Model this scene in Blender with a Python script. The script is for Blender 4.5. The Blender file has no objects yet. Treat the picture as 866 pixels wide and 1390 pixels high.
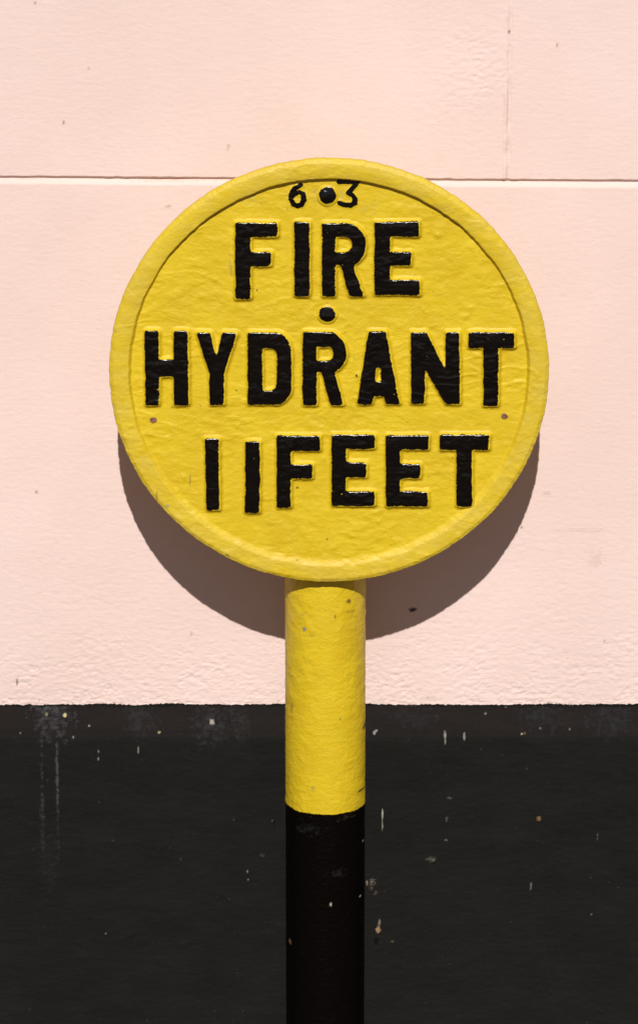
import bpy, math
import numpy as np
from math import radians, sin, cos, tan

# ------------------------------------------------------------------ scene, camera, light
S = bpy.context.scene
COL = S.collection
PITCH, DIST, ELEV = radians(16.5), 2.7, radians(38.95)
FPX = DIST / 0.0005                     # focal length in photo pixels
CU, CV = 433.0, 650.0                   # optical centre of the photograph
ZC, DF = 0.86, 0.100                    # plate centre height, plate front to wall
DU, DV = 446.7, 508.3                   # where the plate centre is seen
f_ = np.array([0, cos(PITCH), -sin(PITCH)]); r_ = np.array([1., 0, 0]); u_ = np.array([0, sin(PITCH), cos(PITCH)])
CAM = np.array([0, -DF, ZC]) - DIST * (f_ + (DU - CU) / FPX * r_ - (DV - CV) / FPX * u_)

def at(u, v, y):
    """photo pixel -> (x, z) on the vertical plane at depth y"""
    u = np.asarray(u, float); v = np.asarray(v, float)
    d = f_ + ((u - CU) / FPX)[..., None] * r_ - ((v - CV) / FPX)[..., None] * u_
    k = (y - CAM[1]) / d[..., 1]
    return CAM[0] + k * d[..., 0], CAM[2] + k * d[..., 2]

def pix(x, y, z):
    """point -> photo pixel"""
    d = np.stack(np.broadcast_arrays(x - CAM[0], y - CAM[1], z - CAM[2]), -1)
    w = d @ f_
    return CU + FPX * (d @ r_) / w, CV - FPX * (d @ u_) / w

cd = bpy.data.cameras.new('camera'); cam = bpy.data.objects.new('camera', cd); COL.objects.link(cam)
cam.location = CAM; cam.rotation_euler = (radians(90) - PITCH, 0, 0)
cd.sensor_fit = 'VERTICAL'; cd.sensor_height = 36.0
cd.lens = 36.0 * FPX / 1390.0
cd.shift_y = -45.0 / 1390.0
cd.clip_start = 0.05; cd.clip_end = 500
S.camera = cam

W = bpy.data.worlds.new('World'); S.world = W; W.use_nodes = True
wn = W.node_tree.nodes; wl = W.node_tree.links
bg = wn['Background']; sky = wn.new('ShaderNodeTexSky')
sky.sky_type = 'NISHITA'; sky.sun_disc = False
sky.sun_elevation = ELEV; sky.sun_rotation = math.pi
sky.dust_density = 0.8; sky.ozone_density = 0.2; sky.air_density = 0.4
wl.new(sky.outputs[0], bg.inputs[0]); bg.inputs[1].default_value = 0.05

sd = bpy.data.lights.new('sun', 'SUN'); sd.energy = 5.0; sd.angle = radians(0.5); sd.color = (1.0, 0.972, 0.93)
sun = bpy.data.objects.new('sun', sd); COL.objects.link(sun)
sun.location = (0, -3, 4); sun.rotation_euler = (radians(90) - ELEV, 0, 0)

S.view_settings.view_transform = 'Standard'; S.view_settings.look = 'None'
S.view_settings.exposure = -0.19; S.view_settings.gamma = 1.0; S.view_settings.use_curve_mapping = False

# ------------------------------------------------------------------ noise
def perlin(x, y, seed=0):
    x = np.asarray(x, float); y = np.asarray(y, float)
    xi = np.floor(x).astype(np.int64); yi = np.floor(y).astype(np.int64)
    xf = x - xi; yf = y - yi
    def g(ix, iy, dx, dy):
        h = (ix * 374761393 + iy * 668265263 + seed * 974634777) & 0xffffffff
        h = ((h ^ (h >> 13)) * 1274126177) & 0xffffffff
        h = (h ^ (h >> 16)) & 0xffff
        a = h * (2 * math.pi / 65536)
        return np.cos(a) * dx + np.sin(a) * dy
    q = lambda t: t * t * t * (t * (t * 6 - 15) + 10)
    sx, sy = q(xf), q(yf)
    a = g(xi, yi, xf, yf); b = g(xi + 1, yi, xf - 1, yf)
    c = g(xi, yi + 1, xf, yf - 1); d = g(xi + 1, yi + 1, xf - 1, yf - 1)
    return (a + (b - a) * sx) * (1 - sy) + (c + (d - c) * sx) * sy

def fbm(x, y, seed=0, oct=3, gain=0.5):
    s = 0; a = 1.0
    for o in range(oct):
        s = s + a * perlin(x * 2 ** o, y * 2 ** o, seed + 17 * o); a *= gain
    return s

def sstep(a, b, x):
    t = np.clip((x - a) / (b - a), 0, 1); return t * t * (3 - 2 * t)

# ------------------------------------------------------------------ mesh helpers
def mesh_obj(name, co, quads, mat, parent=None, attrs=None, smooth=True):
    co = np.ascontiguousarray(co, np.float32); quads = np.ascontiguousarray(quads, np.int32)
    me = bpy.data.meshes.new(name)
    n, m = len(co), len(quads)
    me.vertices.add(n); me.vertices.foreach_set('co', co.ravel())
    me.loops.add(m * 4); me.loops.foreach_set('vertex_index', quads.ravel())
    me.polygons.add(m); me.polygons.foreach_set('loop_start', np.arange(0, 4 * m, 4, dtype=np.int32))
    me.polygons.foreach_set('use_smooth', np.full(m, smooth, bool))
    me.update(calc_edges=True); me.validate()
    for k, (typ, val) in (attrs or {}).items():
        a = me.attributes.new(k, typ, 'POINT')
        a.data.foreach_set('color' if typ == 'FLOAT_COLOR' else 'value', np.ascontiguousarray(val, np.float32).ravel())
    me.materials.append(mat)
    o = bpy.data.objects.new(name, me); COL.objects.link(o)
    if parent: o.parent = parent
    return o

def grid_quads(nr, nc, wrap=False):
    i = np.arange(nr - 1)[:, None] * nc
    j = np.arange(nc if wrap else nc - 1)[None, :]
    j2 = (j + 1) % nc
    return np.stack([i + j, i + j2, i + nc + j2, i + nc + j], -1).reshape(-1, 4)

def thing(name, loc, label, cat):
    o = bpy.data.objects.new(name, None); COL.objects.link(o)
    o.location = loc; o['label'] = label; o['category'] = cat
    o.empty_display_size = 0.1
    return o

# ------------------------------------------------------------------ materials
def new_mat(name):
    m = bpy.data.materials.new(name); m.use_nodes = True
    return m, m.node_tree.nodes, m.node_tree.links, m.node_tree.nodes['Principled BSDF']

class NT:
    def __init__(s, n, l): s.n, s.l = n, l
    def _set(s, sock, v):
        if hasattr(v, 'links') or hasattr(v, 'is_linked'): s.l.new(v, sock)
        else: sock.default_value = v
    def noise(s, vec, scale, detail=3.0, rough=0.55, dist=0.0):
        n = s.n.new('ShaderNodeTexNoise'); s.l.new(vec, n.inputs['Vector'])
        n.inputs['Scale'].default_value = scale; n.inputs['Detail'].default_value = detail
        n.inputs['Roughness'].default_value = rough; n.inputs['Distortion'].default_value = dist
        return n.outputs['Fac']
    def math(s, op, a, b=0.0, c=None):
        n = s.n.new('ShaderNodeMath'); n.operation = op
        s._set(n.inputs[0], a); s._set(n.inputs[1], b)
        if c is not None: s._set(n.inputs[2], c)
        return n.outputs[0]
    def mapr(s, x, a, b, c=0.0, d=1.0, smooth=False):
        n = s.n.new('ShaderNodeMapRange'); s._set(n.inputs[0], x)
        if smooth: n.interpolation_type = 'SMOOTHSTEP'
        for i, v in enumerate((a, b, c, d)): n.inputs[i + 1].default_value = v
        return n.outputs[0]
    def mix(s, f, a, b):
        n = s.n.new('ShaderNodeMix'); n.data_type = 'RGBA'; s._set(n.inputs['Factor'], f)
        for k, v in (('A', a), ('B', b)):
            so = [i for i in n.inputs if i.name == k and i.type == 'RGBA'][0]
            if isinstance(v, tuple): so.default_value = v + (1,)
            else: s.l.new(v, so)
        return [o for o in n.outputs if o.type == 'RGBA'][0]
    def mixf(s, f, a, b):
        n = s.n.new('ShaderNodeMix'); n.data_type = 'FLOAT'
        s._set(n.inputs[0], f); s._set(n.inputs[2], a); s._set(n.inputs[3], b)
        return n.outputs[0]
    def coord(s, sx=1.0, sy=1.0, sz=1.0):
        t = s.n.new('ShaderNodeTexCoord'); mp = s.n.new('ShaderNodeMapping')
        s.l.new(t.outputs['Object'], mp.inputs[0]); mp.inputs['Scale'].default_value = (sx, sy, sz)
        return mp.outputs[0]
    def sep(s, v):
        n = s.n.new('ShaderNodeSeparateXYZ'); s.l.new(v, n.inputs[0]); return n.outputs
    def attr(s, name):
        n = s.n.new('ShaderNodeAttribute'); n.attribute_name = name; return n.outputs
    def bump(s, h, dist, strength=1.0, normal=None):
        n = s.n.new('ShaderNodeBump'); s.l.new(h, n.inputs['Height'])
        n.inputs['Distance'].default_value = dist; n.inputs['Strength'].default_value = strength
        if normal: s.l.new(normal, n.inputs['Normal'])
        return n.outputs[0]

YEL_A, YEL_B = (0.650, 0.462, 0.0115), (0.595, 0.408, 0.009)

def paint_material(name, mode):
    """thick yellow gloss paint; mode adds black paint: 'letter' by distance attribute, 'post' below a band, 'plate' stains"""
    m, n, l, b = new_mat(name); t = NT(n, l)
    P = t.coord(); PX = t.coord(0.55, 1, 1)
    big = t.mapr(t.noise(P, 38, 4, 0.6), 0.35, 0.68)
    col = t.mix(big, YEL_A, YEL_B)
    # greyish bloom and grime in small broken patches
    bl = t.mapr(t.noise(PX, 150, 5, 0.7), 0.60, 0.78)
    col = t.mix(t.math('MULTIPLY', bl, 0.30), col, (0.62, 0.48, 0.07))
    gr = t.mapr(t.noise(P, 520, 2, 0.5), 0.735, 0.79)
    gm = t.mapr(t.noise(P, 55, 2, 0.5), 0.45, 0.62)
    col = t.mix(t.math('MULTIPLY', gr, t.math('MULTIPLY', gm, 0.75)), col, (0.16, 0.10, 0.02))
    rough = t.mapr(t.noise(P, 120, 3, 0.6), 0.3, 0.7, 0.42, 0.60)
    h1 = t.noise(PX, 330, 3, 0.55, 0.3)
    h2 = t.noise(P, 1100, 2, 0.5)
    h3 = t.noise(P, 560, 4, 0.6, 0.6)
    hh = t.math('ADD', t.math('ADD', h1, t.math('MULTIPLY', h3, 0.8 if mode == 'post' else 0.55)), t.math('MULTIPLY', h2, 0.14))
    hd = 0.00036
    if mode == 'post': hd = 0.00045
    blk = None
    edge = t.math('ADD', t.math('MULTIPLY', t.math('SUBTRACT', t.noise(P, 640, 5, 0.75), 0.5), t.mapr(t.noise(P, 90, 2, 0.5), 0.4, 0.62, 2.2, 6.5)),
                  t.math('MULTIPLY', t.math('SUBTRACT', t.noise(P, 150, 2, 0.5), 0.5), 3.0))
    if mode == 'letter':
        sdf = t.attr('distance')['Fac']
        val = t.math('ADD', sdf, edge)
        blk = t.mapr(val, -0.25, 0.45, 1.0, 0.0)
        # pin holes and scuffs where the yellow shows through the black
        hole = t.mapr(t.noise(P, 460, 2, 0.5), 0.775, 0.80, 1.0, 0.0)
        blk = t.math('MULTIPLY', blk, hole)
    elif mode == 'post':
        z = t.sep(P)[2]
        zz = t.math('SUBTRACT', z, POST_BAND)
        val = t.math('ADD', t.math('DIVIDE', zz, 0.0005), t.math('MULTIPLY', edge, 1.0))
        blk = t.mapr(val, -0.5, 0.5, 1.0, 0.0)
    if mode in ('plate', 'post'):
        st = t.attr('stain')
        col = t.mix(st['Alpha'], col, st['Color'])
    nb = t.bump(hh, hd)
    if blk is not None:
        if mode == 'letter': l.new(t.mixf(blk, 1.0, 0.40), nb.node.inputs['Strength'])
        wear = t.mapr(t.noise(P, 240, 5, 0.75), 0.58, 0.8)
        bcol = t.mix(t.math('MULTIPLY', wear, 0.5), (0.0022, 0.0015, 0.0012), (0.008, 0.007, 0.007))
        if mode == 'post':
            fl = t.mapr(t.noise(P, 700, 2, 0.5), 0.765, 0.80)
            bcol = t.mix(t.math('MULTIPLY', fl, 0.5), bcol, (0.16, 0.13, 0.09))
            bcol = t.mix(st['Alpha'], bcol, st['Color'])
        col = t.mix(blk, col, bcol)
        rough = t.mixf(blk, rough, 0.19 if mode == 'letter' else 0.36)
        l.new(t.mixf(blk, 0.42, 0.36 if mode == 'letter' else 0.06), b.inputs['Specular IOR Level'])
    else:
        b.inputs['Specular IOR Level'].default_value = 0.42
    l.new(col, b.inputs['Base Color']); l.new(rough, b.inputs['Roughness']); l.new(nb, b.inputs['Normal'])
    return m

def wall_material(name, zline, plinth):
    """pink masonry paint down to a ragged brush line, black below it"""
    m, n, l, b = new_mat(name); t = NT(n, l)
    P = t.coord(); PH = t.coord(0.45, 1, 1); PV = t.coord(1, 1, 0.12)
    pk = t.mix(t.mapr(t.noise(P, 7, 4, 0.6), 0.35, 0.65), (0.770, 0.598, 0.545), (0.725, 0.556, 0.500))
    pk = t.mix(t.math('MULTIPLY', t.mapr(t.noise(PV, 60, 4, 0.6), 0.55, 0.75), 0.25), pk, (0.725, 0.572, 0.535))
    pk = t.mix(t.math('MULTIPLY', t.mapr(t.noise(PH, 210, 3, 0.6), 0.6, 0.78), 0.35), pk, (0.69, 0.515, 0.475))
    bkn = t.noise(PH, 55, 5, 0.65)
    bk = t.mix(t.mapr(bkn, 0.3, 0.7), (0.0082, 0.0080, 0.0070), (0.0120, 0.0115, 0.0103))
    bk = t.mix(t.math('MULTIPLY', t.mapr(t.noise(P, 400, 3, 0.6), 0.62, 0.8), 0.5), bk, (0.030, 0.028, 0.026))
    st = t.attr('stain')
    bk = t.mix(st['Alpha'], bk, st['Color'])
    pk2 = t.mix(st['Alpha'], pk, st['Color'])
    z = t.sep(P)[2]
    rag = t.math('ADD', t.math('MULTIPLY', t.math('SUBTRACT', t.noise(P, 420, 5, 0.75), 0.5), 0.0040),
                 t.math('MULTIPLY', t.math('SUBTRACT', t.noise(PH, 60, 3, 0.55), 0.5), 0.0056))
    d = t.math('ADD', t.math('SUBTRACT', z, zline), rag)
    isb = t.mapr(d, -0.00012, 0.00012, 1.0, 0.0)
    # pale undercoat showing in a broken fringe just above the brush line
    fr = t.math('MULTIPLY', t.mapr(d, 0.0, 0.0011, 1.0, 0.0), t.mapr(t.noise(P, 260, 2, 0.5), 0.42, 0.60))
    pk2 = t.mix(t.math('MULTIPLY', fr, 0.55), pk2, (0.80, 0.70, 0.60))
    l.new(t.mix(isb, pk2, bk), b.inputs['Base Color'])
    l.new(t.mixf(isb, 0.85, 0.80), b.inputs['Roughness'])
    l.new(t.mixf(isb, 0.25, 0.08), b.inputs['Specular IOR Level'])
    h = t.math('ADD', t.noise(PH, 420, 4, 0.6), t.math('MULTIPLY', t.noise(P, 1300, 2, 0.5), 0.35))
    cz = t.math('ADD', t.math('MULTIPLY', t.attr('coarse')['Fac'], 1.0), 0.50)
    h = t.math('MULTIPLY', t.math('SUBTRACT', h, 0.6), cz)
    l.new(t.bump(h, 0.00026), b.inputs['Normal'])
    return m

# ------------------------------------------------------------------ stains with shapes of their own
def stain_layer(x, z, marks, y, seed=5):
    """marks: (u, v, half width, half height in photo pixels, colour, strength, raggedness) on the plane at depth y"""
    rgb = np.zeros(x.shape + (3,)); al = np.zeros(x.shape)
    for k, (u, v, a, b2, c, s, rag) in enumerate(marks):
        mx, mz = at(u, v, y)
        dx = (x - mx) / 0.00052; dz = (z - mz) / 0.00054
        sel = (abs(dx) < a * 2.2 + 3) & (abs(dz) < b2 * 2.2 + 3)
        if not sel.any(): continue
        ddx, ddz = dx[sel], dz[sel]
        d = np.sqrt((ddx / a) ** 2 + (ddz / b2) ** 2)
        d = d + rag * fbm(x[sel] / 0.004, z[sel] / 0.004, seed + k, 3, 0.7) * 1.6
        f = s * sstep(1.15, 0.55, d)
        if rag > 0.6: f = f * np.clip(0.5 + 0.95 * fbm(x[sel] / 0.0075, z[sel] / 0.0030, seed + 40 + k, 4, 0.75), 0, 1)
        na = f + al[sel] * (1 - f)
        w = np.where(na > 1e-6, f / np.maximum(na, 1e-6), 0)[:, None]
        rgb[sel] = rgb[sel] * (1 - w) + np.array(c) * w; al[sel] = na
    return np.concatenate([rgb, al[..., None]], -1)

# ------------------------------------------------------------------ pavement
gm, gn, gl, gb = new_mat('pavement_brown_paving'); gt = NT(gn, gl); gP = gt.coord()
gl.new(gt.mix(gt.mapr(gt.noise(gP, 90, 4, 0.7), 0.35, 0.65), (0.075, 0.038, 0.021), (0.115, 0.057, 0.033)), gb.inputs['Base Color'])
gb.inputs['Roughness'].default_value = 0.9
gl.new(gt.bump(gt.noise(gP, 160, 4, 0.7), 0.004), gb.inputs['Normal'])
gx = np.linspace(-6, 6, 25); gy = np.linspace(-12, 0.10, 25)
GX, GY = np.meshgrid(gx, gy)
pav = mesh_obj('pavement', np.stack([GX, GY, 0 * GX], -1).reshape(-1, 3), grid_quads(25, 25), gm)
pav['kind'] = 'structure'

# ------------------------------------------------------------------ wall
X0, X1 = -1.45, 1.45                                   # wall runs on beyond the frame
ZB = float(at(433, 958, 0.0)[1])                       # top of the black plinth
ZG = float(at(433, 245, 0.0)[1])                       # bed joint
GS = float((at(866, 247.5, 0.0)[1] - at(0, 242, 0.0)[1]) / (at(866, 245, 0)[0] - at(0, 245, 0)[0]))
XJ = float(at(690, 200, 0.0)[0])                       # upright joint
MW = wall_material('pink_and_black_wall_paint', ZB + 0.0012, False)

wall = thing('wall', (0, 0, 0), 'pale pink rendered block wall with a black painted plinth behind the yellow sign', 'wall')

def spaced(a, b, da, db, fine, coarse):
    """coordinates from a to b, fine between da and db"""
    parts = []
    lo, hi = max(a, min(da, b)), min(b, max(db, a))
    if lo > a: parts.append(np.linspace(a, lo, max(2, int((lo - a) / coarse) + 2))[:-1])
    if hi > lo: parts.append(np.linspace(lo, hi, max(2, int((hi - lo) / fine) + 2)))
    else: parts.append(np.array([lo]))
    if b > hi: parts.append(np.linspace(hi, b, max(2, int((b - hi) / coarse) + 2))[1:])
    return np.unique(np.concatenate(parts))

pu, pv = at(640, 95, 0.0)
def wall_relief(x, z):
    """render surface in metres towards the street: soft undulation, horizontal brush and trowel ridges, rough patches"""
    rough = wall_rough(x, z)
    patch = np.clip(0.5 + 1.1 * fbm(x / 0.03, z / 0.02, 8, 2), 0, 1)
    h = 0.00035 * fbm(x / 0.11, z / 0.08, 1, 2)
    n1 = fbm(x / 0.0064, z / 0.0038, 2, 3, 0.65)
    h += 0.00026 * rough * (0.35 + 0.9 * patch) * n1
    # crevices between the lumps of render
    h -= 0.00075 * np.clip(rough - 0.35, 0, 2) * np.clip(1 - np.abs(fbm(x / 0.0085, z / 0.0048, 6, 3, 0.6)) * 6, 0, 1) ** 2 * patch
    h += 0.00006 * fbm(x / 0.016, z / 0.0022, 5, 2)
    # lone pimples
    c = fbm(x / 0.0040, z / 0.0030, 11, 1); h += 0.0016 * rough * np.clip(c - 0.44, 0, 1)
    return h

def wall_rough(x, z):
    return 0.30 + 1.0 * sstep(ZB + 0.075, ZB + 0.01, z + 0.02 * fbm(x / 0.05, z / 0.05, 3, 2)) \
        + 0.75 * np.exp(-((x - pu) / 0.032) ** 2 - ((z - pv) / 0.036) ** 2) + 0.25 * sstep(ZB + 0.19, ZB + 0.07, z)

PINK_MARKS = [
    (24, 926, 1.8, 5, (0.10, 0.06, 0.04), 0.85, 0.2), (50, 668, 2.0, 2.0, (0.22, 0.08, 0.03), 0.8, 0.2),
    (87, 166, 1.8, 3, (0.30, 0.14, 0.05), 0.8, 0.2), (560, 828, 5, 3.4, (0.05, 0.035, 0.03), 0.95, 0.5),
    (691, 43, 2.2, 2.2, (0.20, 0.11, 0.07), 0.85, 0.2), (756, 61, 1.6, 3, (0.35, 0.22, 0.15), 0.7, 0.2),
    (229, 280, 3, 1.6, (0.35, 0.22, 0.16), 0.6, 0.3), (708, 716, 1.8, 1.8, (0.2, 0.12, 0.08), 0.8, 0.1),
    (808, 760, 10, 11, (0.62, 0.46, 0.40), 0.55, 0.4), (741, 670, 6, 1.6, (0.5, 0.36, 0.30), 0.5, 0.3),
    (310, 200, 2, 4, (0.5, 0.36, 0.30), 0.6, 0.3), (121, 93, 2, 1.6, (0.4, 0.28, 0.22), 0.6, 0.2),
    (48, 4, 1.8, 1.8, (0.3, 0.2, 0.15), 0.7, 0.2), (260, 860, 2, 2.6, (0.42, 0.30, 0.22), 0.6, 0.2),
    (820, 870, 1.8, 1.8, (0.3, 0.2, 0.15), 0.6, 0.2), (645, 950, 10, 2, (0.35, 0.33, 0.28), 0.6, 0.7),
    (583, 948, 12, 3, (0.42, 0.36, 0.28), 0.55, 0.7), (785, 720, 40, 1.5, (0.68, 0.5, 0.43), 0.5, 0.6),
    (225, 246, 60, 2.0, (0.55, 0.33, 0.24), 0.45, 0.7),
]

FX = 0.262
def block(xa, xb, za, zb, tiltb=False, tilta=False, vis=True, top_ch=True, bot_ch=True, left_ch=True, right_ch=True):
    """one rendered block; edges fall away into the joints"""
    zlo, zhi = float(at(433, 1420, 0)[1]), float(at(433, -25, 0)[1])
    xs = spaced(xa, xb, -FX, FX, 0.00105, 0.012) if vis else np.linspace(xa, xb, int((xb - xa) / 0.012) + 2)
    zs = spaced(za, zb, zlo, zhi, 0.00095, 0.012) if vis else np.linspace(za, zb, int((zb - za) / 0.012) + 2)
    # extra rows and columns for the crisp joint edges
    ez = np.array([0.0002, 0.0005, 0.0009, 0.0014, 0.002, 0.0027, 0.0035, 0.0045])
    zs = np.unique(np.concatenate([zs, za + ez, zb - ez])); xs = np.unique(np.concatenate([xs, xa + ez, xb - ez]))
    X, Z = np.meshgrid(xs, zs)
    t = (Z - za) / (zb - za)
    Zw = Z + (GS * X) * (t * tiltb + (1 - t) * tilta)
    wob = 1 + 0.5 * fbm(X / 0.06, Z / 0.3, 21, 2)
    wz = 0.0005 * fbm(X / 0.012, 0 * Z + 3.1, 31, 3)
    dep = np.zeros_like(X)
    if top_ch: dep = np.maximum(dep, 0.0024 * wob * sstep(0.0040, 0.0002, zb - Z + wz))
    if bot_ch: dep = np.maximum(dep, 0.0024 * wob * sstep(0.0020, 0.0002, Z - za - wz))
    jd = 0.0009 * np.clip(0.75 + 1.2 * fbm(0 * X + 0.3, Z / 0.02, 22, 3), 0.15, 1.8)
    jw = 0.0022
    jx = 0.0007 * fbm(0 * X + 1.7, Z / 0.010, 24, 2)
    bead = np.clip(0.5 + 1.3 * fbm(0 * X + 4.2, Z / 0.02, 25, 3), 0.1, 1.4)
    if left_ch: dep = dep + jd * sstep(jw, 0.0002, X - xa)
    if right_ch: dep = dep + jd * sstep(jw, 0.0002, xb - X) - 0.0009 * bead * np.exp(-((xb - X - 0.0022 + jx) / 0.0014) ** 2)
    Y = dep - wall_relief(X, Zw)
    co = np.stack([X, Y, Zw], -1)
    nr, nc = X.shape
    # return the four edges 25 mm into the wall
    pad = np.zeros((nr + 2, nc + 2, 3)); pad[1:-1, 1:-1] = co
    pad[0, 1:-1] = co[0]; pad[-1, 1:-1] = co[-1]; pad[1:-1, 0] = co[:, 0]; pad[1:-1, -1] = co[:, -1]
    pad[0, 0] = co[0, 0]; pad[0, -1] = co[0, -1]; pad[-1, 0] = co[-1, 0]; pad[-1, -1] = co[-1, -1]
    for sl in (np.s_[0, :], np.s_[-1, :], np.s_[:, 0], np.s_[:, -1]): pad[sl][..., 1] = 0.025
    st = stain_layer(pad[..., 0], pad[..., 2], PINK_MARKS if vis else [], 0.0)
    return mesh_obj('wall_block', pad.reshape(-1, 3), grid_quads(nr + 2, nc + 2), MW, wall,
                    {'stain': ('FLOAT_COLOR', st), 'coarse': ('FLOAT', wall_rough(pad[..., 0], pad[..., 2]))})

g = 0.0001
ZT1, ZT2 = ZG + 0.36, ZG + 0.72
block(-0.78, 0.80, ZB - 0.001, ZG - g, tiltb=True, bot_ch=False)
block(X0, -0.78 - 2 * g, ZB - 0.001, ZG - g, tiltb=True, bot_ch=False, vis=False)
block(0.80 + 2 * g, X1, ZB - 0.001, ZG - g, tiltb=True, bot_ch=False, vis=False)
block(XJ - 1.0, XJ, ZG + g, ZT1 - g, tilta=True)
block(XJ, X1, ZG + g, ZT1 - g, tilta=True)
block(X0, XJ - 1.0 - 2 * g, ZG + g, ZT1 - g, tilta=True, vis=False)
block(X0, -0.35, ZT1 + g, ZT2, vis=False)
block(-0.35 + 2 * g, 0.62, ZT1 + g, ZT2, vis=False)
block(0.62 + 2 * g, X1, ZT1 + g, ZT2, vis=False)

# plinth: splayed top, then plumb down to the pavement
WHT, YCH, GRY, DRK, OCH = (0.40, 0.385, 0.345), (0.48, 0.43, 0.22), (0.060, 0.062, 0.066), (0.002, 0.002, 0.002), (0.30, 0.17, 0.05)
PL = [  # drips, bloom, paint spots and chips
    (72, 978, 28, 30, (0.085, 0.088, 0.094), 0.75, 0.9), (66, 964, 22, 8, (0.12, 0.125, 0.13), 0.6, 0.9),
    (190, 975, 26, 26, (0.050, 0.052, 0.058), 0.6, 0.9), (285, 985, 28, 26, (0.055, 0.057, 0.062), 0.65, 0.9),
    (325, 985, 16, 20, (0.050, 0.052, 0.056), 0.6, 0.9), (735, 975, 30, 20, (0.040, 0.044, 0.052), 0.6, 0.9),
    (830, 978, 40, 22, (0.040, 0.044, 0.052), 0.6, 0.9), (560, 975, 40, 16, (0.035, 0.036, 0.040), 0.6, 0.9),
    (58, 1065, 2.8, 60, (0.085, 0.090, 0.098), 0.85, 0.75), (58, 1125, 3.4, 55, (0.05, 0.052, 0.056), 0.7, 0.8),
    (78, 1050, 2.6, 55, (0.095, 0.100, 0.108), 0.95, 0.55), (79, 1110, 2.4, 60, (0.048, 0.050, 0.054), 0.7, 0.75),
    (66, 1165, 14, 50, (0.028, 0.030, 0.033), 0.55, 0.9),
    (63, 973, 2.4, 3, (0.30, 0.28, 0.16), 0.8, 0.2), (88, 974, 3.2, 3.2, (0.72, 0.62, 0.30), 1, 0.3),
    (121, 987, 1.8, 1.8, WHT, 0.9, 0), (100, 1001, 1.6, 1.6, WHT, 0.9, 0), (216, 995, 3, 2, YCH, 0.95, 0.3),
    (288, 982, 5, 4.2, (0.62, 0.56, 0.47), 1, 0.55), (134, 1020, 1.6, 3, WHT, 0.6, 0.1), (134, 1030, 1.7, 3, WHT, 0.8, 0.1),
    (188, 1017, 2.0, 6, (0.30, 0.25, 0.22), 0.8, 0.4), (508, 996, 2.6, 3.6, WHT, 1, 0.3), (511, 993, 1.6, 2, WHT, 1, 0),
    (604, 998, 2.4, 6, WHT, 0.85, 0.35), (604, 1006, 1.6, 6, WHT, 0.7, 0.3), (630, 1000, 2, 5, (0.35, 0.34, 0.32), 0.8, 0.4),
    (708, 997, 2.5, 1.8, YCH, 0.95, 0.2), (712, 996, 1.6, 2, OCH, 0.9, 0.1), (733, 990, 2, 1.8, (0.3, 0.3, 0.3), 0.8, 0.1),
    (773, 991, 2, 2, (0.24, 0.24, 0.24), 0.8, 0.2), (519, 1105, 1.5, 10, (0.62, 0.60, 0.50), 0.95, 0.2), (519, 1120, 1.3, 9, (0.5, 0.48, 0.4), 0.7, 0.2),
    (731, 1111, 4.6, 3.8, (0.26, 0.16, 0.05), 0.9, 0.45), (729, 1113, 2, 2, (0.10, 0.05, 0.02), 0.9, 0.2),
    (586, 1167, 8, 4.5, (0.24, 0.21, 0.17), 0.85, 0.8), (588, 1171, 5, 2.4, DRK, 0.9, 0.4),
    (810, 1136, 2, 8, (0.25, 0.25, 0.24), 0.7, 0.7), (720, 1203, 1.8, 7, (0.24, 0.26, 0.27), 0.7, 0.4),
    (609, 1083, 4, 3, (0.12, 0.13, 0.15), 0.7, 0.5), (606, 1112, 2, 4, (0.12, 0.12, 0.12), 0.6, 0.5), (605, 1140, 3, 2, (0.16, 0.16, 0.16), 0.7, 0.4),
    (506, 1200, 5, 9, (0.34, 0.25, 0.19), 0.85, 0.75), (510, 1212, 4, 4, (0.30, 0.20, 0.15), 0.8, 0.7), (498, 1198, 2, 4, (0.40, 0.30, 0.24), 0.8, 0.4),
    (513, 1262, 4.5, 7, (0.42, 0.26, 0.14), 0.95, 0.45), (515, 1251, 2.4, 6, (0.30, 0.24, 0.18), 0.8, 0.4), (511, 1277, 5, 5, DRK, 1, 0.25),
    (532, 1278, 3, 1.6, OCH, 0.7, 0.3), (802, 1241, 2, 1.5, WHT, 0.6, 0.1), (336, 1183, 1.4, 3, WHT, 0.7, 0.1), (337, 1194, 1.4, 2, WHT, 0.6, 0.1),
    (355, 1161, 6, 3, (0.05, 0.052, 0.055), 0.7, 0.5), (372, 1117, 2.6, 5, DRK, 0.9, 0.4), (370, 1114, 2, 2, (0.10, 0.09, 0.085), 0.8, 0.3),
    (154, 1141, 3, 2, (0.05, 0.05, 0.05), 0.7, 0.4), (144, 1267, 1.4, 1.4, WHT, 0.8, 0), (28, 996, 1.4, 1.4, (0.4, 0.38, 0.3), 0.7, 0),
    (659, 972, 2, 1.6, WHT, 0.7, 0.1), (687, 963, 3, 1.6, (0.5, 0.46, 0.42), 0.8, 0.3), (738, 961, 3, 2, (0.6, 0.55, 0.5), 0.8, 0.3),
]
rng = np.random.default_rng(4)
for k in range(34):
    PL.append((rng.uniform(-20, 890), rng.uniform(1000, 1400), rng.uniform(0.9, 1.7), rng.uniform(0.9, 2.6), (0.14, 0.135, 0.125), rng.uniform(0.1, 0.45), 0.2))
PL = [(u, v, max(a * 0.8, 1.0), b * 0.92, tuple(0.8 * q_ for q_ in c), s_ * (0.60 if rg >= 0.55 else 0.85), rg) for u, v, a, b, c, s_, rg in PL]
PRO, CHH = 0.007, 0.0207
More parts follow.
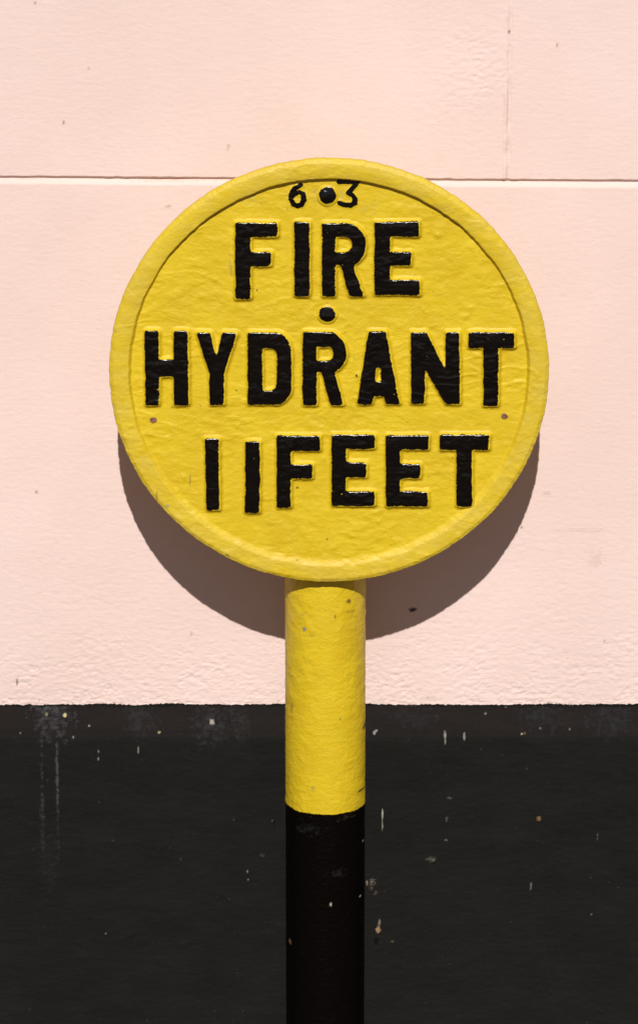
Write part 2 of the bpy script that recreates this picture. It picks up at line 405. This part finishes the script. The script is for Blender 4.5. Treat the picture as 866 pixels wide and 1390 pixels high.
def plinth():
    zlo = float(at(433, 1420, -PRO)[1])
    prof = [(0.006, ZB + 0.004), (0.003, ZB + 0.0022)]
    for k in np.linspace(0, 1, 34): prof.append((-PRO * k + 0.0004, ZB + 0.0003 - CHH * k))
    zz = spaced(0.0, ZB - CHH - 0.0008, zlo, 2, 0.00068, 0.02)[::-1]
    prof += [(-PRO - 0.00003 if i == 0 else -PRO - 0.0001, z) for i, z in enumerate(zz)]
    prof = np.array(prof)
    xs = spaced(X0, X1, -FX, FX, 0.00068, 0.012)
    X = np.broadcast_to(xs, (len(prof), len(xs))); Y = np.broadcast_to(prof[:, :1], X.shape).copy(); Z = np.broadcast_to(prof[:, 1:], X.shape).copy()
    arr = np.exp(-((Z - (ZB - CHH)) / 0.003) ** 2)
    amt = sstep(ZB + 0.0035, ZB - 0.004, Z)
    Y -= amt * (0.00030 * fbm(X / 0.10, Z / 0.08, 61, 2) + 0.00024 * fbm(X / 0.010, Z / 0.005, 62, 3, 0.6) + 0.00005 * fbm(X / 0.018, Z / 0.002, 63, 2))
    Y += arr * (0.0005 + 0.0005 * fbm(X / 0.02, Z / 0.05, 64, 3))
    st = stain_layer(X, Z, PL, -PRO, 77)
    # the splayed top is weathered to a brownish black
    wb = (0.62 * sstep(ZB - CHH - 0.0012, ZB - CHH + 0.0016, Z + 0.001 * fbm(X / 0.02, Z / 0.01, 65, 3))) * np.clip(0.75 + 0.9 * fbm(X / 0.035, Z / 0.010, 66, 3), 0.15, 1)
    a = st[..., 3]; na = a + wb * (1 - a)
    w = np.where(na > 1e-6, a / np.maximum(na, 1e-6), 0)[..., None]
    st[..., :3] = st[..., :3] * w + np.array([0.0165, 0.0110, 0.0105]) * (1 - w); st[..., 3] = na
    q = grid_quads(*X.shape)[:, ::-1]
    o = mesh_obj('plinth', np.stack([X, Y, Z], -1).reshape(-1, 3), q, MW, wall, {'stain': ('FLOAT_COLOR', st), 'coarse': ('FLOAT', np.full(X.shape, 0.9))})
    o['label'] = 'black painted plinth with white drips and chips'
plinth()

# ------------------------------------------------------------------ the sign
PR = 0.0282; THK = 0.011
PXC, PYC = -0.0024, -DF + THK + PR + 0.0003
ROOT = np.array([PXC, PYC, 0.0])
POST_BAND = float(at(442, 1106, PYC - PR)[1])
sign = thing('fire_hydrant_sign', ROOT, 'round yellow sign on a post reading FIRE HYDRANT 11 FEET in raised black letters', 'sign')

M_PLATE = paint_material('yellow_plate_paint', 'plate')
M_LET = paint_material('black_over_yellow_paint', 'letter')
M_POST = paint_material('yellow_and_black_post_paint', 'post')

RPX = 0.1487 / 297.4                                    # metres per unit of plate radius
BLOBS = [(268, 311, 7, 0.9), (594, 321, 4.5, 0.8), (540, 283, 5, 0.5), (486, 511, 4.5, 0.9), (596, 318, 9, 0.25), (640, 338, 5, 0.4),
         (232, 700, 5, 0.4), (262, 725, 4, 0.35), (300, 330, 9, 0.25), (640, 300, 6, 0.35), (330, 735, 7, 0.3), (560, 738, 8, 0.35),
         (470, 640, 0.1, 0), (254, 450, 6, 0.35), (600, 400, 6, 0.3), (225, 600, 7, 0.3), (690, 450, 4, 0.4), (412, 725, 5, 0.35),
         (300, 560, 6, 0.3), (590, 570, 6, 0.25), (470, 575, 6, 0.25), (505, 430, 5, 0.3), (350, 432, 7, 0.25)]
_rb = np.random.default_rng(12)
for _k in range(95):                                    # drips, pimples and trapped grit in the paint
    _a = _rb.uniform(0, 6.283); _r = 290 * math.sqrt(_rb.uniform(0, 1))
    BLOBS.append((447 + _r * cos(_a), 504 + 0.96 * _r * sin(_a), _rb.uniform(1.6, 5.5), _rb.choice([1, 1, 1, -0.8]) * _rb.uniform(0.12, 0.42)))
BL = [(*at(u, v, -DF), r * 0.0005, h * 0.001) for u, v, r, h in BLOBS]
def face_relief(x, z):
    """brushed-on, many-coat paint: height in metres towards the viewer"""
    amp = np.clip(0.75 + 0.9 * fbm(x / 0.04, z / 0.03, 80, 2), 0.25, 1.6)
    wx = x + 0.003 * fbm(x / 0.02, z / 0.02, 79, 2)
    h = 0.00022 * fbm(x / 0.05, z / 0.04, 81, 2)
    h += 0.00046 * amp * fbm(wx / 0.0105, z / 0.0066, 82, 3, 0.55)
    c = perlin(x / 0.0046, z / 0.0040, 86); h += amp * (0.0011 * np.clip(c - 0.40, 0, 1) - 0.0009 * np.clip(-c - 0.46, 0, 1))
    h += 0.00024 * np.clip(fbm(wx / 0.006, z / 0.004, 83, 2) - 0.12, 0, 1) * amp
    rid = 1 - np.abs(fbm(wx / 0.03, z / 0.012, 84, 2)) * 4
    h += 0.00042 * np.clip(rid, 0, 1) ** 2 * np.clip(fbm(x / 0.05, z / 0.04, 85, 2) * 2.2, 0, 1)
    for bx, bz, r, hh in BL:
        h = h + hh * np.exp(-((x - bx) ** 2 + (z - bz) ** 2) / r ** 2)
    return h

FACE = -DF + 0.0037                                     # recessed face sits 3.7 mm behind the rim
PLATE_MARKS = [
    (331, 410, 4, 2.2, DRK, 0.95, 0.5), (349, 396, 1.6, 1.6, DRK, 0.8, 0), (235, 555, 4, 1.5, DRK, 0.9, 0.3), (242, 553, 2.4, 1.4, DRK, 0.9, 0.2),
    (313, 352, 3, 16, (0.25, 0.24, 0.06), 0.6, 0.8), (315, 372, 2, 8, (0.22, 0.22, 0.06), 0.6, 0.8), (484, 512, 1.8, 2.4, DRK, 0.9, 0.2),
    (610, 608, 3, 2, DRK, 0.6, 0.7), (615, 623, 2, 2, DRK, 0.6, 0.6), (430, 268, 6, 6, (0.33, 0.30, 0.10), 0.5, 0.9), (463, 266, 3, 6, (0.30, 0.30, 0.12), 0.5, 0.8),
    (500, 285, 12, 6, (0.40, 0.36, 0.10), 0.45, 0.9), (340, 272, 14, 7, (0.40, 0.36, 0.10), 0.45, 0.9), (420, 244, 14, 4, (0.36, 0.33, 0.12), 0.4, 0.9),
    (258, 655, 1.2, 12, (0.30, 0.19, 0.03), 0.7, 0.3), (193, 472, 4, 1.4, DRK, 0.7, 0.3), (321, 532, 2.2, 1.6, (0.1, 0.06, 0.02), 0.8, 0.2),
    (272, 553, 2, 1.5, (0.1, 0.06, 0.02), 0.6, 0.2), (444, 734, 1.6, 1.6, DRK, 0.8, 0), (404, 664, 2.6, 1.8, DRK, 0.7, 0.3),
    (626, 521, 1.8, 1.8, DRK, 0.9, 0), (680, 538, 1.6, 5, DRK, 0.5, 0.7), (594, 402, 4, 1.6, (0.1, 0.07, 0.01), 0.6, 0.7), (627, 640, 1.5, 1.8, DRK, 0.6, 0.1),
    (309, 755, 4, 2, (0.2, 0.16, 0.03), 0.8, 0.5), (227, 688, 2.6, 2, (0.28, 0.27, 0.20), 0.9, 0.3), (230, 703, 6, 1.4, (0.1, 0.07, 0.02), 0.8, 0.6), (404, 762, 2, 1.4, (0.1, 0.07, 0.02), 0.7, 0.3),
    (213, 674, 1.3, 7, (0.16, 0.12, 0.02), 0.6, 0.6), (390, 285, 1.5, 4, (0.25, 0.22, 0.05), 0.6, 0.5), (575, 590, 1.4, 1.4, DRK, 0.6, 0),
]
for k in range(60):
    a = rng.uniform(0, 6.283); rr = 265 * math.sqrt(rng.uniform(0, 1))
    PLATE_MARKS.append((447 + rr * cos(a), 503 + 0.96 * rr * sin(a), rng.uniform(0.8, 1.5), rng.uniform(0.8, 1.3), (0.12, 0.08, 0.015), rng.uniform(0.25, 0.7), 0.1))

def make_plate():
    na = 1160
    ang = np.linspace(0, 2 * math.pi, na, endpoint=False)
    ri = np.concatenate([np.array([0.02, 2, 5, 9]), np.arange(12, 255, 1.75), np.arange(255, 262, 1.0), np.arange(262, 276, 0.55), np.arange(276, 290, 0.9), np.arange(290, 297.01, 0.5)])
    # front profile
    R, A = np.meshgrid(ri, ang, indexing='ij')
    ca, sa = np.cos(A), np.sin(A)
    th = A * 24
    per = lambda s, k, o=2: fbm(10 + k * ca, 10 + k * sa, s, o)
    inner = 270.2 + 1.5 * per(90, 7, 3) + 0.5 * per(89, 34, 2)
    wid = 2.6 + 0.9 * per(91, 4) + 5.5 * sstep(-0.15, -0.85, sa) + 1.5 * sstep(0.7, 0.1, sa)          # softer bevel low on the rim
    ri_s = sstep(inner - wid * 0.60, inner + wid * 0.62, R)
    edge_r = 297.4 + 0.8 * per(92, 9, 3) + 0.9 * per(93, 45, 3) - 2.0 * np.clip(per(99, 26, 2) - 0.42, 0, 1)
    Rw = R * (1 + (edge_r / 297.4 - 1) * sstep(272, 297, R))
    x, z = Rw * ca * RPX, Rw * sa * RPX
    crown = 1 - np.clip(np.abs(R - 285.5) / 14.5, 0, 1) ** 2.0
    hgt = ri_s * (0.0025 + 0.0013 * sstep(-0.4, 0.7, sa) - 0.0008 * sstep(-0.1, -0.9, sa) + 0.0010 * crown * (0.25 + 0.75 * sstep(-0.5, 0.3, sa)) + 0.00022 * per(94, 5, 2))
    hgt -= 0.0009 * sstep(290, 297.2, R) ** 2 * (1 + 0.5 * per(95, 12, 2))   # rounded shoulder
    hgt += face_relief(x, z + ZC) * (0.85 + 0.15 * (1 - ri_s))
    # paint sags along the lower rim
    hgt += 0.0003 * ri_s * np.clip(per(96, 30, 2) * 2, 0, 1) * sstep(0.0, -0.8, sa) * sstep(284, 291, R)
    Y = FACE - hgt
    rows = [np.stack([x, Y, z], -1)]
    # edge and back
    er = edge_r[-1] * RPX; c0, s0 = np.cos(ang), np.sin(ang)
    y0 = Y[-1]
    for dr, f in ((0.0008, 0.10), (0.0011, 0.22), (0.0008, 0.42), (0.0, 0.62), (-0.0018, 0.82), (-0.0050, 1.0)):
        yy = y0 + (-DF + THK - y0) * f
        lump = 0.00022 * fbm(ang * 24, 0 * ang + f * 4, 97, 3)
        rad = (297 * RPX * (edge_r[-1] / 297.4)) + dr * 0.62 + lump
        rows.append(np.stack([rad * c0, yy, rad * s0], -1)[None])
    for rr in (0.10, 0.05, 0.0002):
        rows.append(np.stack([rr * c0, np.full(na, -DF + THK), rr * s0], -1)[None])
    co = np.concatenate(rows, 0)
    nr = co.shape[0]
    q = grid_quads(nr, na, wrap=True)
    world = co.reshape(-1, 3) + [0, 0, ZC]
    st = stain_layer(world[:, 0], world[:, 2], PLATE_MARKS, -DF, 200)
    st[world[:, 1] > -DF + 0.006] = 0
    # the rim is mixed unevenly towards a less saturated yellow
    rr = np.hypot(world[:, 0], world[:, 2] - ZC) / RPX
    wb = sstep(268, 274, rr) * np.clip(0.34 + 0.5 * fbm(world[:, 0] / 0.02, world[:, 2] / 0.012, 98, 3), 0, 0.6)
    a = st[:, 3]; na_ = a + wb * (1 - a); w = np.where(na_ > 1e-6, a / np.maximum(na_, 1e-6), 0)[:, None]
    st[:, :3] = st[:, :3] * w + np.array([0.60, 0.44, 0.060]) * (1 - w); st[:, 3] = na_
    o = mesh_obj('sign_plate', world - ROOT, q, M_PLATE, sign, {'stain': ('FLOAT_COLOR', st)})
    o['label'] = 'round yellow plate with a raised rim'
    return o
plate = make_plate()

# ---- lettering: each letter is its own casting on the plate
def rect(x0, y0, x1, y1): return [(x0, y0), (x1, y0), (x1, y1), (x0, y1)]
def arc(cx, cy, rx, ry, a0, a1, n=14):
    return [(cx + rx * math.cos(radians(a0 + (a1 - a0) * k / n)), cy - ry * math.sin(radians(a0 + (a1 - a0) * k / n))) for k in range(n + 1)]
def L_F(x0, xs, t, b, br, bb, mt, mb, mr): return [[(x0, t), (br, t), (br, bb), (xs, bb), (xs, mt), (mr, mt), (mr, mb), (xs, mb), (xs, b), (x0, b)]]
def L_E(x0, xs, t, b, br, bb, mt, mb, mr, lt, lr): return [[(x0, t), (br, t), (br, bb), (xs, bb), (xs, mt), (mr, mt), (mr, mb), (xs, mb), (xs, lt), (lr, lt), (lr, b), (x0, b)]]
def L_T(x0, x1, t, bb, s0, s1, b): return [[(x0, t), (x1, t), (x1, bb), (s1, bb), (s1, b), (s0, b), (s0, bb), (x0, bb)]]
def L_R(x0, xs, t, b, xr, bb, cx0, cx1, ct, cb, jx, l0, l1, kx, ky):
    r = (bb - t) / 2
    out = [(x0, t)] + arc(xr - r * 0.95, t + r, r * 0.95, r, 90, -62) + [(jx, bb), (l1, b), (l0, b), (kx, ky), (xs, ky - 2), (xs, b), (x0, b)]
    cr = (cb - ct) / 2
    return [out, [(cx0, ct)] + arc(cx1 - cr * 0.9, ct + cr, cr * 0.9, cr, 90, -90, 10) + [(cx0, cb)]]
LET = {
    'F1': L_F(320.5, 339, 302.5, 404, 375.5, 319.5, 342.5, 359, 367),
    'I1': [rect(400.5, 301.5, 419, 400)],
    'R1': L_R(438, 453.5, 303, 400.5, 495.5, 360, 454, 479, 319, 343, 478, 475, 492.5, 463, 359),
    'E1': L_E(509, 528, 301.5, 398.5, 567, 319, 342, 358.5, 556, 380, 568),
    'H': [[(197.5, 449), (214.5, 449), (215, 488), (237, 488), (237, 449), (254, 449), (255.5, 548), (237.5, 548), (237, 509), (216, 509), (214.5, 548), (199, 548)]],
    'Y': [[(268, 451.5), (285, 451.5), (293.5, 488), (303, 451.5), (320.5, 451.5), (303.5, 506), (303, 547.5), (286, 547.5), (285.5, 506)]],
    'D': [[(337.5, 451.5), (369, 451.5)] + arc(371, 475, 23.5, 23.5, 80, 0) + arc(371, 524, 23.5, 23.5, 0, -80) + [(369, 547), (337.5, 547)],
          [(354.5, 470), (366, 470)] + arc(367, 480, 10, 10, 80, 0, 6) + arc(367, 520, 10, 10, 0, -80, 6) + [(366, 530), (355.5, 530)]],
    'R2': L_R(412, 428.5, 450.5, 548, 469, 505, 428.5, 454, 468.5, 490, 453, 449.5, 465, 437, 504),
    'A': [[(501.5, 450), (522, 450), (525, 462), (540.5, 546.5), (524, 546.5), (521.5, 535.5), (506, 535.5), (503, 546.5), (486, 546.5), (498, 466)],
          [(512.5, 494), (517, 496), (519, 518), (506.5, 518), (509, 500)]],
    'N': [[(558.5, 451), (578, 451), (602, 500), (605.5, 500), (605, 451), (622, 451), (622.5, 546), (605, 547), (577, 498), (576, 500), (574, 546), (558.5, 546)]],
    'T1': L_T(636.5, 696, 451, 470, 656.5, 674.5, 549),
    'one1': [[(279.5, 595), (296, 595), (297, 690.5), (281.5, 690.5)]],
    'one2': [[(334.5, 599), (352, 599), (351, 694), (333.5, 694)]],
    'F2': L_F(376.5, 393.5, 591.5, 687, 433, 610, 630.5, 647, 422.5),
    'E2': L_E(451, 468, 590, 684.5, 507, 607, 628, 646, 496, 667, 507),
    'E3': L_E(524.5, 541, 591, 685, 580, 608, 630, 647, 569, 667, 579),
    'T2': L_T(597.5, 662, 590, 608.5, 620, 639, 685.5),
    'bolt1': [arc(444.6, 265, 11.2, 11.0, 0, 345, 23)],
    'bolt2': [arc(444.2, 426, 10.4, 9.8, 0, 345, 23)],
}
def poly_sdf(u, v, loops):
    d2 = np.full(u.shape, 1e9); ins = np.zeros(u.shape, bool)
    for lp in loops:
        for (x0, y0), (x1, y1) in zip(lp, lp[1:] + lp[:1]):
            ex, ey = x1 - x0, y1 - y0
            t = np.clip(((u - x0) * ex + (v - y0) * ey) / (ex * ex + ey * ey + 1e-9), 0, 1)
            d2 = np.minimum(d2, (u - x0 - t * ex) ** 2 + (v - y0 - t * ey) ** 2)
            if y0 != y1: ins ^= ((y0 > v) != (y1 > v)) & (u < x0 + (v - y0) / (y1 - y0) * ex)
    d = np.sqrt(d2); return np.where(ins, -d, d)
def stroke_sdf(u, v, pts):
    d2 = np.full(u.shape, 1e9)
    for (x0, y0, w0), (x1, y1, w1) in zip(pts, pts[1:]):
        ex, ey = x1 - x0, y1 - y0
        t = np.clip(((u - x0) * ex + (v - y0) * ey) / (ex * ex + ey * ey + 1e-9), 0, 1)
        d2 = np.minimum(d2, np.hypot(u - x0 - t * ex, v - y0 - t * ey) - (w0 + t * (w1 - w0)))
    return d2
def blur(a, n):
    for _ in range(n):
        p = np.pad(a, 1, mode='edge')
        a = (p[:-2, 1:-1] + p[2:, 1:-1] + p[1:-1, :-2] + p[1:-1, 2:] + 2 * p[1:-1, 1:-1]) / 6
    return a

def relief_patch(name, box, sdf, profile, mat, seed, step=0.9, margin=11, off=(0, 0), thr=0.0, nblur=8):
    """a raised shape lying on the plate: sdf(u, v) in photo pixels; profile(distance) in metres"""
    us = np.arange(box[0] - margin, box[2] + margin, step); vs = np.arange(box[1] - margin, box[3] + margin, step)
    U, V = np.meshgrid(us, vs)
    Uw = U + 0.9 * fbm(U / 14, V / 14, seed, 2); Vw = V + 0.9 * fbm(U / 14, V / 14, seed + 3, 2)
    s = blur(sdf(Uw, Vw), nblur)
    sr = blur(sdf(Uw - off[0], Vw - off[1]), nblur + 2)
    x, z = at(U, V, FACE)
    rx = sr + 0.7 * fbm(U / 9, V / 9, seed + 5, 2)
    h = profile(rx)
    far = sstep(margin - 4.5, margin - 1.2, rx)          # dies away just under the plate's surface
    y = FACE - face_relief(x, z) * 0.93 - h + 0.00012 * sstep(5.0, 8.5, rx) + 0.0016 * far
    q = grid_quads(*U.shape)
    # keep only the faces near the shape
    keep = (rx.ravel()[q] < margin - 1.0).any(1)
    q = q[keep]; idx = np.unique(q); remap = np.full(U.size, -1); remap[idx] = np.arange(len(idx))
    co = np.stack([x, y, z], -1).reshape(-1, 3)[idx] - ROOT
    return mesh_obj(name, co, remap[q][:, ::-1], mat, plate, {'distance': ('FLOAT', (s - thr).ravel()[idx])})

def letter_profile(s):
    H = 0.0026
    t = np.clip((5.1 - s) / 4.7, 0, 1)
    core = H * (t * t * (3 - 2 * t))
    fil = 0.00025 * np.exp(-(np.clip(s - 4, 0, 99) / 2.0) ** 2)
    return core + fil * (s > -5) * sstep(1, 5, s) + 0.00012 * sstep(-1, -6, s)
for k, (key, lp) in enumerate(LET.items()):
    pts = np.array([p for l_ in lp for p in l_])
    box = (pts[:, 0].min(), pts[:, 1].min(), pts[:, 0].max(), pts[:, 1].max())
    sd_ = lambda u, v, lp=lp: poly_sdf(u, v, lp)
    if key.startswith('bolt'):
        prof = lambda s: 0.0021 * np.sqrt(np.clip(1 - (np.clip(s + 9.5, 0, 99) / 13.5) ** 2, 0, 1))
        o = relief_patch('bolt_head', box, sd_, prof, M_LET, 300 + 11 * k, off=(0, 1.0), thr=0.5)
        o['label'] = 'domed bolt head painted black'
    else:
        o = relief_patch('raised_letter', box, sd_, letter_profile, M_LET, 300 + 11 * k, off=(1.2, 0.5), thr=1.1)
        o['label'] = 'raised black letter ' + key[0] if not key.startswith('one') else 'raised black figure one'

DIG = {'six': [(408.5, 250.8, 2.4), (401, 255, 2.7), (395.5, 262, 2.8), (395, 270, 2.8), (398, 277, 2.8), (403.5, 279.5, 2.7), (409.5, 277, 2.8), (412.8, 271, 2.8),
               (411.5, 264, 2.6), (406.5, 260.8, 2.3), (401, 262.5, 2.0), (398.5, 266, 1.6)],
       'three': [(460.5, 246.8, 2.8), (469, 245.6, 3.0), (477, 246.6, 3.0), (486, 246.2, 2.6), (480, 254, 2.8), (472.8, 261.6, 2.6), (478, 264.5, 2.6), (481.5, 270, 2.8),
                 (480.5, 275.5, 3.0), (475.5, 278.8, 3.0), (467, 277.5, 2.8), (460, 275.2, 2.6)]}
for k, (key, pts) in enumerate(DIG.items()):
    a = np.array(pts)
    o = relief_patch('painted_number', (a[:, 0].min(), a[:, 1].min(), a[:, 0].max(), a[:, 1].max()), lambda u, v, pts=pts: stroke_sdf(u, v, pts),
                     lambda s: 0.00030 * sstep(4.5, -0.5, s), M_LET, 700 + 9 * k, step=0.6, margin=8, nblur=2, thr=0.7)
    o['label'] = 'thin brush-painted black number ' + key

# two rusty pin heads beside the lettering
rm, rn, rl, rb = new_mat('rusty_pin'); rt = NT(rn, rl); rP = rt.coord()
rl.new(rt.mix(rt.mapr(rt.noise(rP, 900, 3, 0.6), 0.35, 0.65), (0.15, 0.060, 0.035), (0.27, 0.13, 0.08)), rb.inputs['Base Color'])
rb.inputs['Roughness'].default_value = 0.8; rl.new(rt.bump(rt.noise(rP, 1500, 3, 0.6), 0.0003), rb.inputs['Normal'])
for k, (u, v, r) in enumerate(((208.5, 570, 4.6), (684, 565, 4.4))):
    lp = [arc(u, v, r * 1.05, r * 0.85, 0, 345, 23)]
    o = relief_patch('pin', (u - r, v - r, u + r, v + r), lambda u_1, v_1, lp=lp: poly_sdf(u_1, v_1, lp),
                     lambda s: 0.0008 * sstep(1.0, -0.3, s) - 0.00045 * sstep(-0.5, -2.2, s) - 0.0012 * sstep(0.5, 1.5, s), rm, 800 + 7 * k, step=0.45, margin=3.4, nblur=1)
    o['label'] = 'small rust brown pin'

# ---- post
def make_post():
    na = 208
    ztop = float(at(442, 256, -DF + THK)[1])
    zlo = POST_BAND - 0.20
    zs = spaced(0.0, ztop, zlo, ZC - 0.13, 0.00085, 0.01)
    ang = np.linspace(0, 2 * math.pi, na, endpoint=False)
    Z, A = np.meshgrid(zs, ang, indexing='ij')
    s = A * PR; cx, cy = np.cos(A), np.sin(A)
    # noise that closes round the post: blend two copies at the seam behind it
    A2 = (A + math.pi / 2) % (2 * math.pi)              # seam at the back
    s = A2 * PR
    amp = np.clip(0.8 + 0.9 * fbm(s / 0.03, Z / 0.05, 401, 2), 0.3, 1.6)
    lum = 0.00040 * amp * fbm(s / 0.0085, Z / 0.0075, 402, 3, 0.55) + 0.00030 * fbm(s / 0.03, Z / 0.04, 403, 2)
    rid = np.clip(1 - np.abs(fbm(s / 0.02, Z / 0.014, 404, 2)) * 4.5, 0, 1) ** 2
    lum += 0.00028 * rid * np.clip(fbm(s / 0.03, Z / 0.03, 405, 2) * 2 + 0.3, 0, 1)
    lum += 0.0006 * np.clip(fbm(s / 0.004, Z / 0.004, 406, 1) - 0.5, 0, 1)
    fade = np.minimum(sstep(0, 0.4, A2), sstep(2 * math.pi, 2 * math.pi - 0.4, A2))
    yel = 0.45 + 0.55 * sstep(POST_BAND - 0.004, POST_BAND + 0.002, Z)
    rad = PR + lum * fade * yel + 0.0002 * sstep(POST_BAND + 0.001, POST_BAND - 0.001, Z) * 0
    co = np.stack([rad * cx, rad * cy, Z], -1)
    bot = co[:1].copy(); bot[..., :2] *= 0.001
    top = co[-1:].copy(); top[..., :2] *= 0.001
    co = np.concatenate([bot, co, top], 0)
    q = grid_quads(co.shape[0], na, wrap=True)
    v = co.reshape(-1, 3)
    marks = [(473, 817, 3.2, 4.2, (0.16, 0.07, 0.02), 0.95, 0.5), (413, 855, 2.2, 3.2, (0.20, 0.21, 0.20), 0.95, 0.3), (410, 835, 3, 3.4, (0.30, 0.23, 0.05), 0.8, 0.7),
             (455, 836, 1.3, 3.4, (0.12, 0.10, 0.04), 0.9, 0.2), (478, 832, 6, 1.3, (0.2, 0.14, 0.02), 0.7, 0.5), (482, 841, 3, 2, (0.2, 0.14, 0.02), 0.6, 0.6), (422, 862, 6, 2, (0.3, 0.22, 0.04), 0.6, 0.8),
             (491, 1081, 7, 1.5, (0.06, 0.04, 0.01), 0.9, 0.3), (495, 998, 2.5, 4, (0.05, 0.04, 0.01), 0.8, 0.4), (396, 967, 1.6, 8, (0.25, 0.18, 0.03), 0.6, 0.6),
             (395, 1055, 2, 9, (0.25, 0.18, 0.03), 0.6, 0.7), (425, 1070, 2.4, 4, (0.30, 0.24, 0.07), 0.6, 0.4), (462, 975, 2, 1.4, (0.2, 0.15, 0.03), 0.7, 0.2),
             (449, 1226, 1.5, 3.4, (0.40, 0.36, 0.28), 0.9, 0.2), (489, 1225, 1.4, 1.5, (0.5, 0.46, 0.4), 0.9, 0), (393, 1287, 2.5, 4, (0.18, 0.10, 0.04), 0.8, 0.5), (493, 1153, 1.4, 1.5, (0.4, 0.36, 0.3), 0.8, 0),
             (460, 1185, 12, 6, (0.02, 0.02, 0.021), 0.7, 0.9), (420, 1125, 16, 8, (0.016, 0.015, 0.015), 0.7, 0.9), (470, 1110, 10, 4, (0.05, 0.04, 0.02), 0.5, 0.9)]
    st = stain_layer(v[:, 0] + PXC, v[:, 2], marks, PYC - PR * 0.9, 500)
    st[v[:, 1] > 0.002] = 0
    o = mesh_obj('post', v, q[:, ::-1] if False else q, M_POST, sign, {'stain': ('FLOAT_COLOR', st)})
    o['label'] = 'round metal post, yellow above and black below'
make_post()
